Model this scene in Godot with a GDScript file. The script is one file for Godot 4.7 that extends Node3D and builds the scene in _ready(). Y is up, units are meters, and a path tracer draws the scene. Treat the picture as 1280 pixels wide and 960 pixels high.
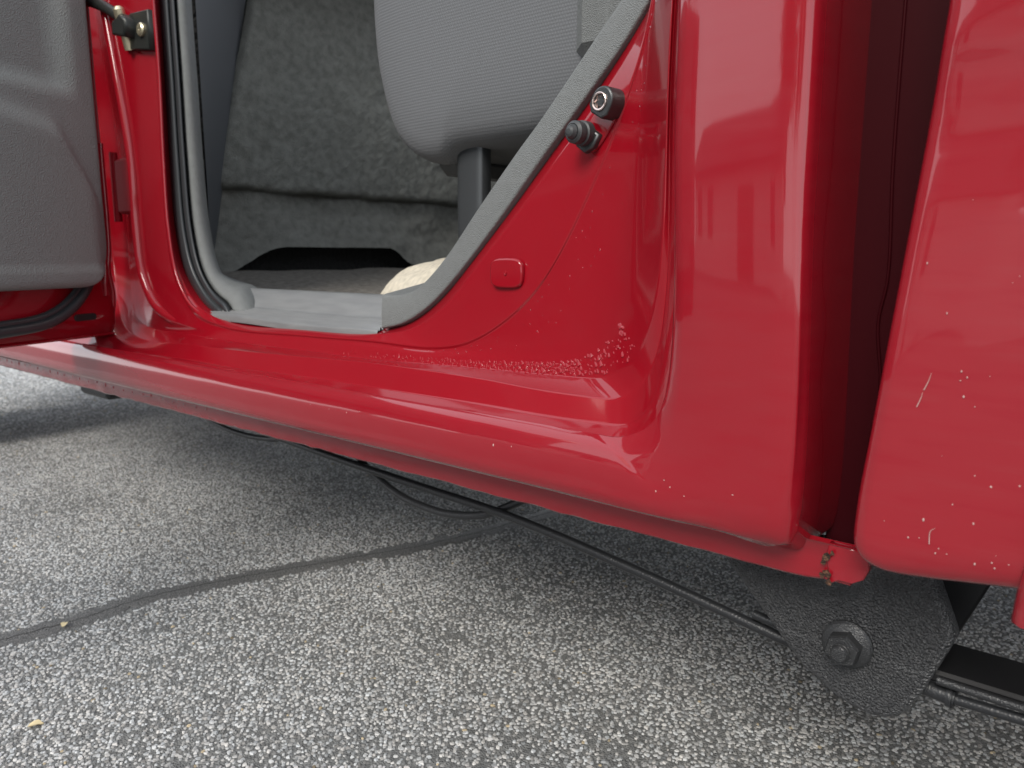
extends Node3D
# A red pickup truck with its door open, seen low beside the rear of the cab, on worn chip-seal paving.
# x runs along the truck (the front is at -x), y is up, z points away from the truck's side; metres.

const TAU8 := TAU / 8.0
var truck: Node3D
var rng := RandomNumberGenerator.new()
var taken := {}

# ------------------------------------------------------------------ naming and tagging
func numbered(called: String) -> String:
	if not taken.has(called):
		taken[called] = 0
		return called
	taken[called] += 1
	return "%s_%03d" % [called, taken[called]]

func obj(called: String, m: Mesh, mat: Material, parent: Node3D = null) -> MeshInstance3D:
	var o := MeshInstance3D.new()
	o.mesh = m
	o.material_override = null
	for i in m.get_surface_count():
		o.set_surface_override_material(i, mat)
	if parent == null:
		o.name = numbered(called)
		add_child(o)
	else:
		o.name = called
		parent.add_child(o, true)
		if parent == truck:
			o.position = -truck.position
	return o

func group_part(called: String, parent: Node3D, at := Vector3.ZERO) -> Node3D:
	var o := Node3D.new()
	o.name = called
	parent.add_child(o, true)
	o.position = at - truck.position if parent == truck else at
	return o

func tag(o: Node3D, label: String, category: String, group := "") -> Node3D:
	o.set_meta("label", label)
	o.set_meta("category", category)
	if group != "":
		o.set_meta("group", group)
	return o

# ------------------------------------------------------------------ materials
func lin(r: float, g: float, b: float) -> Color:
	return Color(r, g, b).linear_to_srgb()

func noise(seed_: int, freq: float, octaves := 4, kind := FastNoiseLite.TYPE_SIMPLEX_SMOOTH) -> FastNoiseLite:
	var n := FastNoiseLite.new()
	n.seed = seed_
	n.frequency = freq
	n.noise_type = kind
	n.fractal_octaves = octaves
	return n

func noise_tex(n: FastNoiseLite, size: int, stops: Array = [], normal := 0.0) -> NoiseTexture2D:
	var t := NoiseTexture2D.new()
	t.width = size
	t.height = size
	t.seamless = true
	t.noise = n
	if normal > 0.0:
		t.as_normal_map = true
		t.bump_strength = normal
	if stops.size():
		var g := Gradient.new()
		var offs := PackedFloat32Array()
		var cols := PackedColorArray()
		for s in stops:
			offs.append(s[0])
			cols.append(s[1])
		g.offsets = offs
		g.colors = cols
		t.color_ramp = g
	return t

func mat(color: Color, rough: float, metal := 0.0, spec := 0.5) -> StandardMaterial3D:
	var m := StandardMaterial3D.new()
	m.albedo_color = color
	m.roughness = rough
	m.metallic = metal
	m.metallic_specular = spec
	return m

func relief(m: StandardMaterial3D, n: FastNoiseLite, size: int, cm: float, scale: Vector3) -> void:
	m.heightmap_enabled = true
	m.heightmap_texture = noise_tex(n, size)
	m.heightmap_scale = cm
	m.uv1_triplanar = true
	m.uv1_world_triplanar = true
	m.uv1_scale = scale

func make_paint(dust: float, seed_: int, scale: Vector3, rough: float, wave: float, base := Color(.25, .0012, .0085), spec := .2) -> StandardMaterial3D:
	var m := StandardMaterial3D.new()
	var dusty := Color(.30, .15, .135)
	var lo := base.lerp(dusty, dust * .25).linear_to_srgb()
	var mid := base.lerp(dusty, dust * .6).linear_to_srgb()
	var hi := base.lerp(dusty, dust).linear_to_srgb()
	m.albedo_color = Color.WHITE
	m.albedo_texture = noise_tex(noise(seed_, .012, 5), 1024, [[0.0, lo], [.45, mid], [.62, mid], [1.0, hi]])
	m.uv1_triplanar = true
	m.uv1_world_triplanar = true
	m.uv1_scale = scale
	m.roughness = rough
	m.metallic_specular = spec
	m.clearcoat_enabled = true
	m.clearcoat = 1.0
	m.clearcoat_roughness = rough * .2
	m.normal_enabled = wave > 0.0
	if wave > 0.0:
		m.normal_texture = noise_tex(noise(seed_ + 7, .02, 3), 512, [], 2.0)
		m.normal_scale = wave
	return m

# ------------------------------------------------------------------ shapes
func cr(p: Array, sub: int) -> PackedVector3Array:   # centripetal Catmull-Rom through the points
	var out := PackedVector3Array()
	var n := p.size()
	for i in n - 1:
		var p1: Vector3 = p[i]
		var p2: Vector3 = p[i + 1]
		var p0: Vector3 = p[i - 1] if i > 0 else p1 * 2.0 - p2
		var p3: Vector3 = p[i + 2] if i + 2 < n else p2 * 2.0 - p1
		var d1 := maxf(sqrt((p1 - p0).length()), 1e-4)
		var d2 := maxf(sqrt((p2 - p1).length()), 1e-4)
		var d3 := maxf(sqrt((p3 - p2).length()), 1e-4)
		var m1 := ((p1 - p0) / d1 - (p2 - p0) / (d1 + d2) + (p2 - p1) / d2) * d2
		var m2 := ((p2 - p1) / d2 - (p3 - p1) / (d2 + d3) + (p3 - p2) / d3) * d2
		for k in sub:
			var t := float(k) / sub
			var t2 := t * t
			var t3 := t2 * t
			out.append(p1 * (2 * t3 - 3 * t2 + 1) + m1 * (t3 - 2 * t2 + t) + p2 * (-2 * t3 + 3 * t2) + m2 * (t3 - t2))
	out.append(p[n - 1])
	return out

func fillet(rows: Array, radii: Array, steps := 4, back = null) -> Array:   # rounds the inner rows of a ruled surface
	var out := []
	var n: int = rows[0].size()
	for i in rows.size():
		if i == 0 or i == rows.size() - 1 or radii[i] <= 0.0:
			out.append(rows[i])
			continue
		var made := []
		for k in steps + 1:
			var r := PackedVector3Array()
			r.resize(n)
			made.append(r)
		for j in n:
			var p: Vector3 = rows[i][j]
			var va: Vector3 = rows[i - 1][j] - p
			var vb: Vector3 = rows[i + 1][j] - p
			var rad: float = radii[i] if back == null else lerpf(radii[i], back[i], clampf((j - 95.0) / 30.0, 0, 1))
			var a := p + va.normalized() * minf(rad, va.length() * .46)
			var b := p + vb.normalized() * minf(rad, vb.length() * .46)
			for k in steps + 1:
				var t := float(k) / steps
				made[k][j] = a * (1 - t) * (1 - t) + p * 2.0 * t * (1 - t) + b * t * t
		out.append_array(made)
	return out

func skin(rows: Array, closed := false, st: SurfaceTool = null) -> ArrayMesh:   # a smooth sheet over rows of points
	var own := st == null
	if own:
		st = SurfaceTool.new()
		st.begin(Mesh.PRIMITIVE_TRIANGLES)
	st.set_smooth_group(0)
	var n: int = rows[0].size()
	for i in rows.size() - 1:
		for j in (n if closed else n - 1):
			var k := (j + 1) % n
			var a: Vector3 = rows[i][j]
			var b: Vector3 = rows[i][k]
			var c: Vector3 = rows[i + 1][k]
			var d: Vector3 = rows[i + 1][j]
			for v in [a, b, c]:
				st.add_vertex(v)
			for v in [a, c, d]:
				st.add_vertex(v)
	if own:
		st.generate_normals()
		st.index()
		return st.commit()
	return null

func begin() -> SurfaceTool:
	var st := SurfaceTool.new()
	st.begin(Mesh.PRIMITIVE_TRIANGLES)
	return st

func done(st: SurfaceTool) -> ArrayMesh:
	st.generate_normals()
	st.index()
	return st.commit()

func cap(st: SurfaceTool, loop: PackedVector3Array, flip := false) -> void:   # flat cap of a star-shaped loop
	st.set_smooth_group(1)
	var c := Vector3.ZERO
	for p in loop:
		c += p
	c /= loop.size()
	for i in loop.size():
		var a := loop[i]
		var b := loop[(i + 1) % loop.size()]
		for v in ([c, b, a] if flip else [c, a, b]):
			st.add_vertex(v)
	st.set_smooth_group(0)

func plate(outline: PackedVector2Array, z0: float, z1: float, bevel: float, turn := Transform3D()) -> ArrayMesh:   # outline in x, y; z1 in front, bevelled there
	var st := begin()
	var ins: Array = Geometry2D.offset_polygon(outline, -bevel)
	var rows := []
	var n := outline.size()
	var cen := Vector2.ZERO
	for p in outline:
		cen += p
	cen /= n
	for lv in [[0.0, z0], [0.0, z1 - bevel], [.3, z1 - bevel * .3], [1.0, z1]]:
		var r := PackedVector3Array()
		for i in n:
			var a := outline[(i + n - 1) % n]
			var p := outline[i]
			var b := outline[(i + 1) % n]
			var n1 := (p - a).orthogonal().normalized()
			var n2 := (b - p).orthogonal().normalized()
			var m := (n1 + n2).normalized()
			if m.dot(cen - p) < 0:
				m = -m
			var q: Vector2 = p + m * bevel * lv[0]
			r.append(turn * Vector3(q.x, q.y, lv[1]))
		rows.append(r)
	skin(rows, true, st)
	var tri := Geometry2D.triangulate_polygon(outline)
	st.set_smooth_group(1)
	for k in tri:
		st.add_vertex(rows[3][k])
	st.set_smooth_group(2)
	for k in tri:
		st.add_vertex(rows[0][k])
	return done(st)

func tube(path: PackedVector3Array, radius: float, sides := 10, st: SurfaceTool = null, taper := 1.0) -> ArrayMesh:
	var own := st == null
	if own:
		st = begin()
	var rows := []
	var side := Vector3.ZERO
	for i in path.size():
		var t := (path[mini(i + 1, path.size() - 1)] - path[maxi(i - 1, 0)]).normalized()
		if side == Vector3.ZERO:
			side = t.cross(Vector3.UP if absf(t.y) < .9 else Vector3.RIGHT).normalized()
		side = (side - t * side.dot(t)).normalized()
		var up := t.cross(side)
		var rr := radius * lerpf(1.0, taper, float(i) / (path.size() - 1))
		var r := PackedVector3Array()
		for k in sides:
			var a := TAU * k / sides
			r.append(path[i] + side * cos(a) * rr + up * sin(a) * rr)
		rows.append(r)
	skin(rows, true, st)
	cap(st, rows[0])
	cap(st, rows[-1], true)
	return done(st) if own else null

func lathe(profile: Array, at: Vector3, axis: Vector3, sides := 24, st: SurfaceTool = null) -> ArrayMesh:   # profile of (radius, height)
	var own := st == null
	if own:
		st = begin()
	var z := axis.normalized()
	var x := z.cross(Vector3.UP if absf(z.y) < .9 else Vector3.RIGHT).normalized()
	var y := z.cross(x)
	var rows := []
	for p in profile:
		var r := PackedVector3Array()
		for k in sides:
			var a := TAU * k / sides
			r.append(at + z * p.y + (x * cos(a) + y * sin(a)) * maxf(p.x, 1e-5))
		rows.append(r)
	for i in rows.size() - 1:   # each band keeps its own edges
		st.set_smooth_group(i + 10)
		for j in sides:
			var k := (j + 1) % sides
			for v in [rows[i][j], rows[i][k], rows[i + 1][k], rows[i][j], rows[i + 1][k], rows[i + 1][j]]:
				st.add_vertex(v)
	return done(st) if own else null

func prism(sides: int, r: float, h: float, at: Vector3, axis: Vector3, st: SurfaceTool, spin := 0.0) -> void:   # a nut: flat faces, chamfered top
	var z := axis.normalized()
	var x := z.cross(Vector3.UP if absf(z.y) < .9 else Vector3.RIGHT).normalized()
	var y := z.cross(x)
	var rows := []
	for lv in [[1.0, 0.0], [1.0, h * .82], [.9, h]]:
		var row := PackedVector3Array()
		for k in sides:
			var a := TAU * k / sides + spin
			row.append(at + z * lv[1] + (x * cos(a) + y * sin(a)) * r * lv[0])
		rows.append(row)
	for i in 2:
		for j in sides:
			st.set_smooth_group(50 + i * sides + j)
			var k := (j + 1) % sides
			for v in [rows[i][j], rows[i][k], rows[i + 1][k], rows[i][j], rows[i + 1][k], rows[i + 1][j]]:
				st.add_vertex(v)
	cap(st, rows[2])

func bx(st: SurfaceTool, lo: Vector3, hi: Vector3, b := .004, tr := Transform3D()) -> void:   # a box with chamfered edges
	var c := (lo + hi) * .5
	var h := (hi - lo) * .5
	b = minf(b, minf(h.x, minf(h.y, h.z)) * .9)
	for ax in 3:
		for s in [-1.0, 1.0]:
			var u := (ax + 1) % 3
			var v := (ax + 2) % 3
			var q := []
			for e in [[-1, -1], [1, -1], [1, 1], [-1, 1]]:
				var p := Vector3.ZERO
				p[ax] = h[ax] * s
				p[u] = (h[u] - b) * e[0]
				p[v] = (h[v] - b) * e[1]
				q.append(tr * (c + p))
			if s < 0:
				q.reverse()
			st.set_smooth_group(100 + ax * 2 + int(s > 0))
			for i in [0, 2, 1, 0, 3, 2]:
				st.add_vertex(q[i])
	for ax in 3:   # edges along ax
		var u := (ax + 1) % 3
		var v := (ax + 2) % 3
		for su in [-1.0, 1.0]:
			for sv in [-1.0, 1.0]:
				var q := []
				for e in [[-1, 0], [1, 0], [1, 1], [-1, 1]]:
					var p := Vector3.ZERO
					p[ax] = (h[ax] - b) * e[0]
					p[u] = (h[u] if e[1] == 0 else h[u] - b) * su
					p[v] = (h[v] - b if e[1] == 0 else h[v]) * sv
					q.append(tr * (c + p))
				if su * sv > 0:
					q.reverse()
				st.set_smooth_group(110 + ax * 4 + int(su > 0) * 2 + int(sv > 0))
				for i in [0, 1, 2, 0, 2, 3]:
					st.add_vertex(q[i])
	for sx in [-1.0, 1.0]:
		for sy in [-1.0, 1.0]:
			for sz in [-1.0, 1.0]:
				var q := [Vector3(h.x * sx, (h.y - b) * sy, (h.z - b) * sz), Vector3((h.x - b) * sx, h.y * sy, (h.z - b) * sz), Vector3((h.x - b) * sx, (h.y - b) * sy, h.z * sz)]
				if sx * sy * sz > 0:
					q.reverse()
				st.set_smooth_group(130 + int(sx > 0) * 4 + int(sy > 0) * 2 + int(sz > 0))
				for i in 3:
					st.add_vertex(tr * (c + q[i]))

func box_mesh(lo: Vector3, hi: Vector3, b := .004) -> ArrayMesh:
	var st := begin()
	bx(st, lo, hi, b)
	return done(st)

# ------------------------------------------------------------------ the scene
func _ready() -> void:
	rng.seed = 11
	var cam := Camera3D.new()
	cam.name = "camera"
	add_child(cam)
	cam.position = Vector3(0, .68, .62)
	cam.rotation_degrees = Vector3(-9.5, 40, 0)
	cam.fov = 53.13
	cam.near = .02
	cam.far = 900.0
	var lens := CameraAttributesPhysical.new()
	lens.frustum_focal_length = 24.0
	lens.frustum_near = .02
	lens.frustum_far = 900.0
	lens.frustum_focus_distance = .84
	lens.exposure_aperture = 7.5
	cam.attributes = lens
	cam.current = true

	var we := WorldEnvironment.new()
	we.name = "environment"
	var env := Environment.new()
	env.background_mode = Environment.BG_SKY
	var sky := Sky.new()
	var sm := ProceduralSkyMaterial.new()
	sm.sky_top_color = Color(.80, .83, .87)
	sm.sky_horizon_color = Color(.93, .94, .95)
	sm.sky_curve = .2
	sm.ground_bottom_color = Color(.35, .35, .35)
	sm.ground_horizon_color = Color(.6, .6, .6)
	sm.sky_energy_multiplier = 1.15
	sm.ground_energy_multiplier = 1.0
	sky.sky_material = sm
	env.sky = sky
	env.tonemap_mode = Environment.TONE_MAPPER_LINEAR
	env.tonemap_exposure = 1.55
	env.sdfgi_enabled = true
	env.ssao_enabled = true
	env.ssil_enabled = true
	we.environment = env
	add_child(we)
	var sun := DirectionalLight3D.new()
	sun.name = "sun"
	sun.light_energy = .68
	sun.light_angular_distance = 25.0
	sun.light_color = Color(1, .98, .95)
	sun.shadow_enabled = true
	add_child(sun)
	sun.look_at_from_position(Vector3(1.5, 4.6, 5.5), Vector3.ZERO)

	ground()
	truck = Node3D.new()
	truck.name = "pickup_truck"
	add_child(truck)
	truck.position = Vector3(-1.0, 0, -.8)
	tag(truck, "red pickup truck with its near cab door open, parked on worn grey paving", "pickup truck")
	body()
	trims()
	cabin()
	door()
	bed()
	underneath()
	far_parts()
	marks()
	added_surroundings()

var M := {}
var smp := []

func ground() -> void:
	var g := mat(Color.WHITE, .95)
	g.albedo_texture = noise_tex(noise(3, .03, 6), 1024, [[0.0, lin(.09, .091, .09)], [.5, lin(.15, .152, .15)], [1.0, lin(.24, .24, .232)]])
	relief(g, noise(4, .12, 3), 1024, .3, Vector3(2, 2, 2))
	var st := begin()
	st.set_smooth_group(0)
	var e := [-260.0, -40.0, -9.0, -5.0, -2.0, 0.0, 3.0, 9.0, 40.0, 260.0]
	for i in e.size() - 1:
		for j in e.size() - 1:
			for q in [[i, j], [i + 1, j], [i + 1, j + 1], [i, j], [i + 1, j + 1], [i, j + 1]]:
				st.add_vertex(Vector3(e[q[0]], 0, e[q[1]]))
	var o := obj("ground", done(st), g)
	o.set_meta("kind", "structure")
	o.set_meta("label", "worn grey chip-seal paving of a parking lot")
	# the band of sealant over a crack that runs under the truck
	var sealant := mat(Color.WHITE, .7)
	sealant.albedo_texture = noise_tex(noise(8, .05, 5), 512, [[0.0, lin(.05, .05, .052)], [.55, lin(.115, .113, .11)], [1.0, lin(.2, .195, .19)]])
	relief(sealant, noise(9, .08, 4), 512, .2, Vector3(5, 5, 5))
	var cl := cr([Vector3(-1.55, 0, .75), Vector3(-1.52, 0, .228), Vector3(-1.50, 0, .104), Vector3(-1.495, 0, -.022), Vector3(-1.44, 0, -.195), Vector3(-1.351, 0, -.399), Vector3(-1.269, 0, -.595), Vector3(-1.212, 0, -.824), Vector3(-1.16, 0, -1.2), Vector3(-1.2, 0, -1.9), Vector3(-1.1, 0, -3.2)], 14)
	var rows := []
	var wob := noise(21, 6.0, 3)
	for k in [-1.0, -.8, -.3, .3, .8, 1.0]:
		var r := PackedVector3Array()
		for i in cl.size():
			var w: float = .030 + .009 * wob.get_noise_2d(i * 1.1, 60.0 + 9.0 * k) + .022 * wob.get_noise_2d(i * .08, 3.0 if k < 0 else 40.0)
			r.append(cl[i] + Vector3(k * w, .0021 - .0018 * k * k * k * k, k * w * .2))
		rows.append(r)
	var s := obj("crack_sealant", skin(rows), sealant, o)
	s.set_meta("label", "dark strip of sealant over a crack in the paving")
	var gap := []
	for k in [-1.0, 1.0]:
		var r := PackedVector3Array()
		for i in cl.size():
			r.append(cl[i] + Vector3(.006 * wob.get_noise_2d(i * .35, 77.0) + k * (.0011 + .0009 * wob.get_noise_2d(i * .6, 90.0)), .0027, 0))
		gap.append(r)
	obj("reopened_crack", skin(gap), mat(lin(.02, .02, .02), .95), o)
	# bits of dry leaf
	var dry := mat(lin(.60, .50, .30), .85)
	var bits := [[Vector3(-1.189, .005, .283), .010, "yellow scrap of dry leaf on the pale chippings at the corner"], [Vector3(-1.487, .007, .135), .009, "small dry leaf lying beside the sealed crack"]]
	for b in bits:
		var n := 14
		var loop := PackedVector3Array()
		for k in n:
			var t := TAU * k / n
			var rr: float = b[1] * (.55 + .45 * absf(cos(t))) * rng.randf_range(.75, 1.15)
			loop.append(Vector3(cos(t) * rr, absf(sin(t)) * b[1] * .35 + rng.randf_range(0, .1) * b[1], sin(t) * rr))
		var lt := begin()
		cap(lt, loop, true)
		for k in n:
			loop[k] -= Vector3(0, .0008, 0)
		cap(lt, loop)
		var leaf_bit := obj("dry_leaf", done(lt), dry)
		leaf_bit.position = b[0]
		leaf_bit.rotation.y = rng.randf() * TAU
		tag(leaf_bit, b[2], "leaf", "dry leaf scraps on the paving")
	# stone chippings
	var shapes := []
	for v in 3:
		var sg := begin()
		var top := PackedVector3Array()
		var low := PackedVector3Array()
		var n := 7
		for k in n:
			var a := TAU * k / n + rng.randf_range(-.25, .25)
			var rr := rng.randf_range(.72, 1.1)
			low.append(Vector3(cos(a) * rr, -.3, sin(a) * rr))
			top.append(Vector3(cos(a) * rr * .68, rng.randf_range(.26, .42), sin(a) * rr * .68))
		for k in n:
			var k2 := (k + 1) % n
			sg.set_smooth_group(k + 1)
			for q in [low[k], top[k], top[k2], low[k], top[k2], low[k2]]:
				sg.add_vertex(q)
		cap(sg, top, true)
		shapes.append(done(sg))
	var stone := mat(Color.WHITE, .82)
	stone.vertex_color_use_as_albedo = true
	var at := [[], [], []]
	var tone := [[], [], []]
	var patch := noise(31, 1.6, 3)
	var dirt := noise(33, 9.0, 3)
	var step := .0072
	var x := -7.0
	while x < .75:
		step = .0120 if x < -3.4 else .0063
		var z := -2.3
		while z < 1.0:
			var keep := 1.0
			var px := x + rng.randf_range(-.5, .5) * step
			var pz := z + rng.randf_range(-.5, .5) * step
			var on_seal := false
			for i in range(0, cl.size(), 2):
				if absf(cl[i].z - pz) < .03 and absf(cl[i].x - px) < .025 + rng.randf_range(-.007, .007) + .020 * wob.get_noise_2d(i * .08, 3.0 if px < cl[i].x else 40.0):
					on_seal = true
					break
			var d := dirt.get_noise_2d(px, pz) * .7 + patch.get_noise_2d(px, pz) * .9
			if not on_seal and rng.randf() < keep * clampf(.88 - d * .4, .35, .97):
				var s1 := rng.randf_range(.0022, .0042) * step / .0063
				var b := Basis.from_euler(Vector3(rng.randf_range(-.16, .16), rng.randf() * TAU, rng.randf_range(-.16, .16)))
				b = b.scaled_local(Vector3(s1 * rng.randf_range(.8, 1.45), rng.randf_range(.003, .0055), s1))
				var v := rng.randi() % 3
				at[v].append(Transform3D(b, Vector3(px, rng.randf_range(-.0006, .0006), pz)))
				var r := rng.randf()
				var lum := rng.randf_range(.35, .56) if r < .45 - d * .25 else (rng.randf_range(.22, .42) if r < .80 else rng.randf_range(.13, .25))
				var warm := rng.randf_range(-.03, .04)
				var c := Color(lum * (1.0 + warm), lum * 1.005, lum * (1.0 - warm))
				if rng.randf() < .006:
					c = Color(lum, lum * .82, lum * .55)
				tone[v].append(c)
			z += step
		x += step
	for v in 3:
		var mm := MultiMesh.new()
		mm.transform_format = MultiMesh.TRANSFORM_3D
		mm.use_colors = true
		mm.mesh = shapes[v]
		mm.instance_count = at[v].size()
		for i in at[v].size():
			mm.set_instance_transform(i, at[v][i])
			mm.set_instance_color(i, tone[v][i])
		var mi := MultiMeshInstance3D.new()
		mi.name = numbered("gravel_chippings")
		mi.multimesh = mm
		shapes[v].surface_set_material(0, stone)
		mi.set_meta("kind", "stuff")
		mi.set_meta("label", "pale and grey stone chippings bedded in the dark paving")
		mi.set_meta("category", "gravel")
		mi.set_meta("group", "stone chippings of the paving")
		add_child(mi)

func body() -> void:
	M.paint = make_paint(.03, 41, Vector3(1.3, 1.3, 1.3), .28, .05)
	M.paint_outer = make_paint(.07, 47, Vector3(.8, 4.0, .8), .18, .06, Color(.25, .0016, .010), .36)
	M.black = mat(lin(.012, .012, .013), .55)
	var ring := []
	ring.append([Vector3(-1.463, 1.197, -0.12), Vector3(-1.466, 1.003, -0.12), Vector3(-1.469, 0.859, -0.12), Vector3(-1.466, 0.732, -0.12), Vector3(-1.443, 0.656, -0.12), Vector3(-1.392, 0.601, -0.12), Vector3(-1.296, 0.57, -0.12), Vector3(-1.071, 0.565, -0.125), Vector3(-0.905, 0.569, -0.125), Vector3(-0.831, 0.585, -0.125), Vector3(-0.792, 0.602, -0.125), Vector3(-0.755, 0.626, -0.125), Vector3(-0.699, 0.671, -0.12), Vector3(-0.578, 0.791, -0.12), Vector3(-0.462, 0.899, -0.11), Vector3(-0.414, 0.956, -0.11), Vector3(-0.395, 1.1, -0.105), Vector3(-0.39, 1.3, -0.125)])  # weather
	ring.append([Vector3(-1.438, 1.187, -0.1), Vector3(-1.441, 0.997, -0.1), Vector3(-1.445, 0.855, -0.1), Vector3(-1.445, 0.731, -0.1), Vector3(-1.423, 0.649, -0.1), Vector3(-1.368, 0.591, -0.1), Vector3(-1.265, 0.564, -0.1), Vector3(-1.035, 0.563, -0.1), Vector3(-0.875, 0.567, -0.1), Vector3(-0.789, 0.579, -0.1), Vector3(-0.747, 0.597, -0.1), Vector3(-0.705, 0.626, -0.1), Vector3(-0.654, 0.674, -0.1), Vector3(-0.545, 0.78, -0.1), Vector3(-0.445, 0.885, -0.095), Vector3(-0.41, 0.946, -0.09), Vector3(-0.392, 1.1, -0.088), Vector3(-0.387, 1.3, -0.108)])  # crease
	ring.append([Vector3(-1.433, 1.183, -0.09), Vector3(-1.43, 0.994, -0.09), Vector3(-1.437, 0.854, -0.09), Vector3(-1.437, 0.731, -0.09), Vector3(-1.417, 0.642, -0.09), Vector3(-1.36, 0.58, -0.09), Vector3(-1.251, 0.557, -0.09), Vector3(-1.022, 0.557, -0.09), Vector3(-0.863, 0.56, -0.09), Vector3(-0.732, 0.56, -0.09), Vector3(-0.665, 0.573, -0.09), Vector3(-0.601, 0.607, -0.09), Vector3(-0.547, 0.654, -0.09), Vector3(-0.479, 0.764, -0.09), Vector3(-0.427, 0.87, -0.085), Vector3(-0.407, 0.947, -0.08), Vector3(-0.388, 1.1, -0.078), Vector3(-0.383, 1.3, -0.098)])  # seal
	ring.append([Vector3(-1.446, 1.186, -0.092), Vector3(-1.443, 0.996, -0.092), Vector3(-1.45, 0.855, -0.092), Vector3(-1.451, 0.731, -0.092), Vector3(-1.431, 0.637, -0.092), Vector3(-1.37, 0.575, -0.092), Vector3(-1.258, 0.552, -0.092), Vector3(-1.025, 0.553, -0.092), Vector3(-0.865, 0.556, -0.092), Vector3(-0.732, 0.556, -0.092), Vector3(-0.664, 0.57, -0.092), Vector3(-0.599, 0.604, -0.092), Vector3(-0.544, 0.652, -0.092), Vector3(-0.476, 0.763, -0.092), Vector3(-0.424, 0.87, -0.087), Vector3(-0.405, 0.947, -0.082), Vector3(-0.386, 1.1, -0.08), Vector3(-0.381, 1.3, -0.1)])  # sealb
	ring.append([Vector3(-1.632, 1.225, -0.085), Vector3(-1.581, 1.021, -0.085), Vector3(-1.551, 0.862, -0.085), Vector3(-1.551, 0.733, -0.085), Vector3(-1.539, 0.64, -0.085), Vector3(-1.474, 0.571, -0.085), Vector3(-1.306, 0.545, -0.088), Vector3(-1.02, 0.546, -0.088), Vector3(-0.861, 0.55, -0.088), Vector3(-0.725, 0.552, -0.088), Vector3(-0.619, 0.56, -0.087), Vector3(-0.537, 0.569, -0.085), Vector3(-0.477, 0.592, -0.083), Vector3(-0.432, 0.675, -0.08), Vector3(-0.409, 0.828, -0.074), Vector3(-0.397, 0.941, -0.068), Vector3(-0.4, 1.1, -0.066), Vector3(-0.395, 1.3, -0.086)])  # dish
	ring.append([Vector3(-1.789, 1.272, -0.13), Vector3(-1.764, 1.056, -0.14), Vector3(-1.728, 0.881, -0.14), Vector3(-1.724, 0.739, -0.14), Vector3(-1.703, 0.628, -0.13), Vector3(-1.645, 0.554, -0.11), Vector3(-1.336, 0.535, -0.085), Vector3(-1.013, 0.534, -0.083), Vector3(-0.854, 0.534, -0.082), Vector3(-0.697, 0.539, -0.082), Vector3(-0.601, 0.542, -0.081), Vector3(-0.514, 0.545, -0.078), Vector3(-0.427, 0.554, -0.062), Vector3(-0.366, 0.615, -0.034), Vector3(-0.361, 0.815, -0.028), Vector3(-0.358, 0.923, -0.028), Vector3(-0.356, 1.1, -0.028), Vector3(-0.351, 1.3, -0.048)])  # dishb
	ring.append([Vector3(-1.889, 1.299, -0.15), Vector3(-1.879, 1.075, -0.16), Vector3(-1.854, 0.892, -0.16), Vector3(-1.851, 0.742, -0.16), Vector3(-1.821, 0.625, -0.15), Vector3(-1.672, 0.528, -0.1), Vector3(-1.262, 0.526, -0.045), Vector3(-0.955, 0.533, -0.042), Vector3(-0.79, 0.538, -0.04), Vector3(-0.597, 0.537, -0.04), Vector3(-0.519, 0.534, -0.04), Vector3(-0.455, 0.534, -0.04), Vector3(-0.403, 0.539, -0.04), Vector3(-0.364, 0.588, -0.036), Vector3(-0.362, 0.817, -0.036), Vector3(-0.359, 0.925, -0.036), Vector3(-0.349, 1.1, -0.033), Vector3(-0.344, 1.3, -0.053)])  # ledge
	ring.append([Vector3(-1.908, 1.29, -0.1), Vector3(-1.875, 1.065, -0.1), Vector3(-1.852, 0.887, -0.1), Vector3(-1.842, 0.74, -0.1), Vector3(-1.838, 0.626, -0.1), Vector3(-1.687, 0.517, -0.06), Vector3(-1.237, 0.502, -0.03), Vector3(-0.94, 0.507, -0.03), Vector3(-0.764, 0.508, -0.03), Vector3(-0.588, 0.509, -0.03), Vector3(-0.5, 0.508, -0.03), Vector3(-0.442, 0.509, -0.03), Vector3(-0.386, 0.516, -0.028), Vector3(-0.349, 0.572, -0.016), Vector3(-0.347, 0.812, -0.015), Vector3(-0.345, 0.917, -0.015), Vector3(-0.345, 1.1, -0.017), Vector3(-0.34, 1.3, -0.037)])  # band
	ring.append([Vector3(-1.925, 1.28, -0.02), Vector3(-1.925, 1.07, -0.02), Vector3(-1.925, 0.887, -0.02), Vector3(-1.925, 0.74, -0.02), Vector3(-1.925, 0.626, -0.02), Vector3(-1.9, 0.51, -0.016), Vector3(-1.215, 0.503, -0.012), Vector3(-0.922, 0.503, -0.012), Vector3(-0.75, 0.503, -0.012), Vector3(-0.577, 0.503, -0.012), Vector3(-0.491, 0.503, -0.012), Vector3(-0.434, 0.503, -0.012), Vector3(-0.385, 0.506, -0.012), Vector3(-0.348, 0.535, -0.01), Vector3(-0.342, 0.812, -0.01), Vector3(-0.342, 0.93, -0.01), Vector3(-0.342, 1.1, -0.01), Vector3(-0.337, 1.3, -0.03)])  # lip
	smp = []
	for r in ring:
		smp.append(cr(r, 10))
	for turn in 36:
		for i in range(3, 8 if turn < 10 else 6):
			var old: PackedVector3Array = smp[i].duplicate()
			for j in range(96, 152):
				smp[i][j] = old[j].lerp((old[j - 1] + old[j + 1]) * .5, .5 * smoothstep(96, 108, j) * (1 - smoothstep(140, 152, j)))
	var rows := fillet(smp, [0, .004, .003, .002, .010, .004, .002, .0025, 0], 6, [0, .004, .003, .002, .05, .004, .002, .0025, 0])
	var jamb := obj("door_jamb", skin(rows), M.paint, truck)
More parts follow.
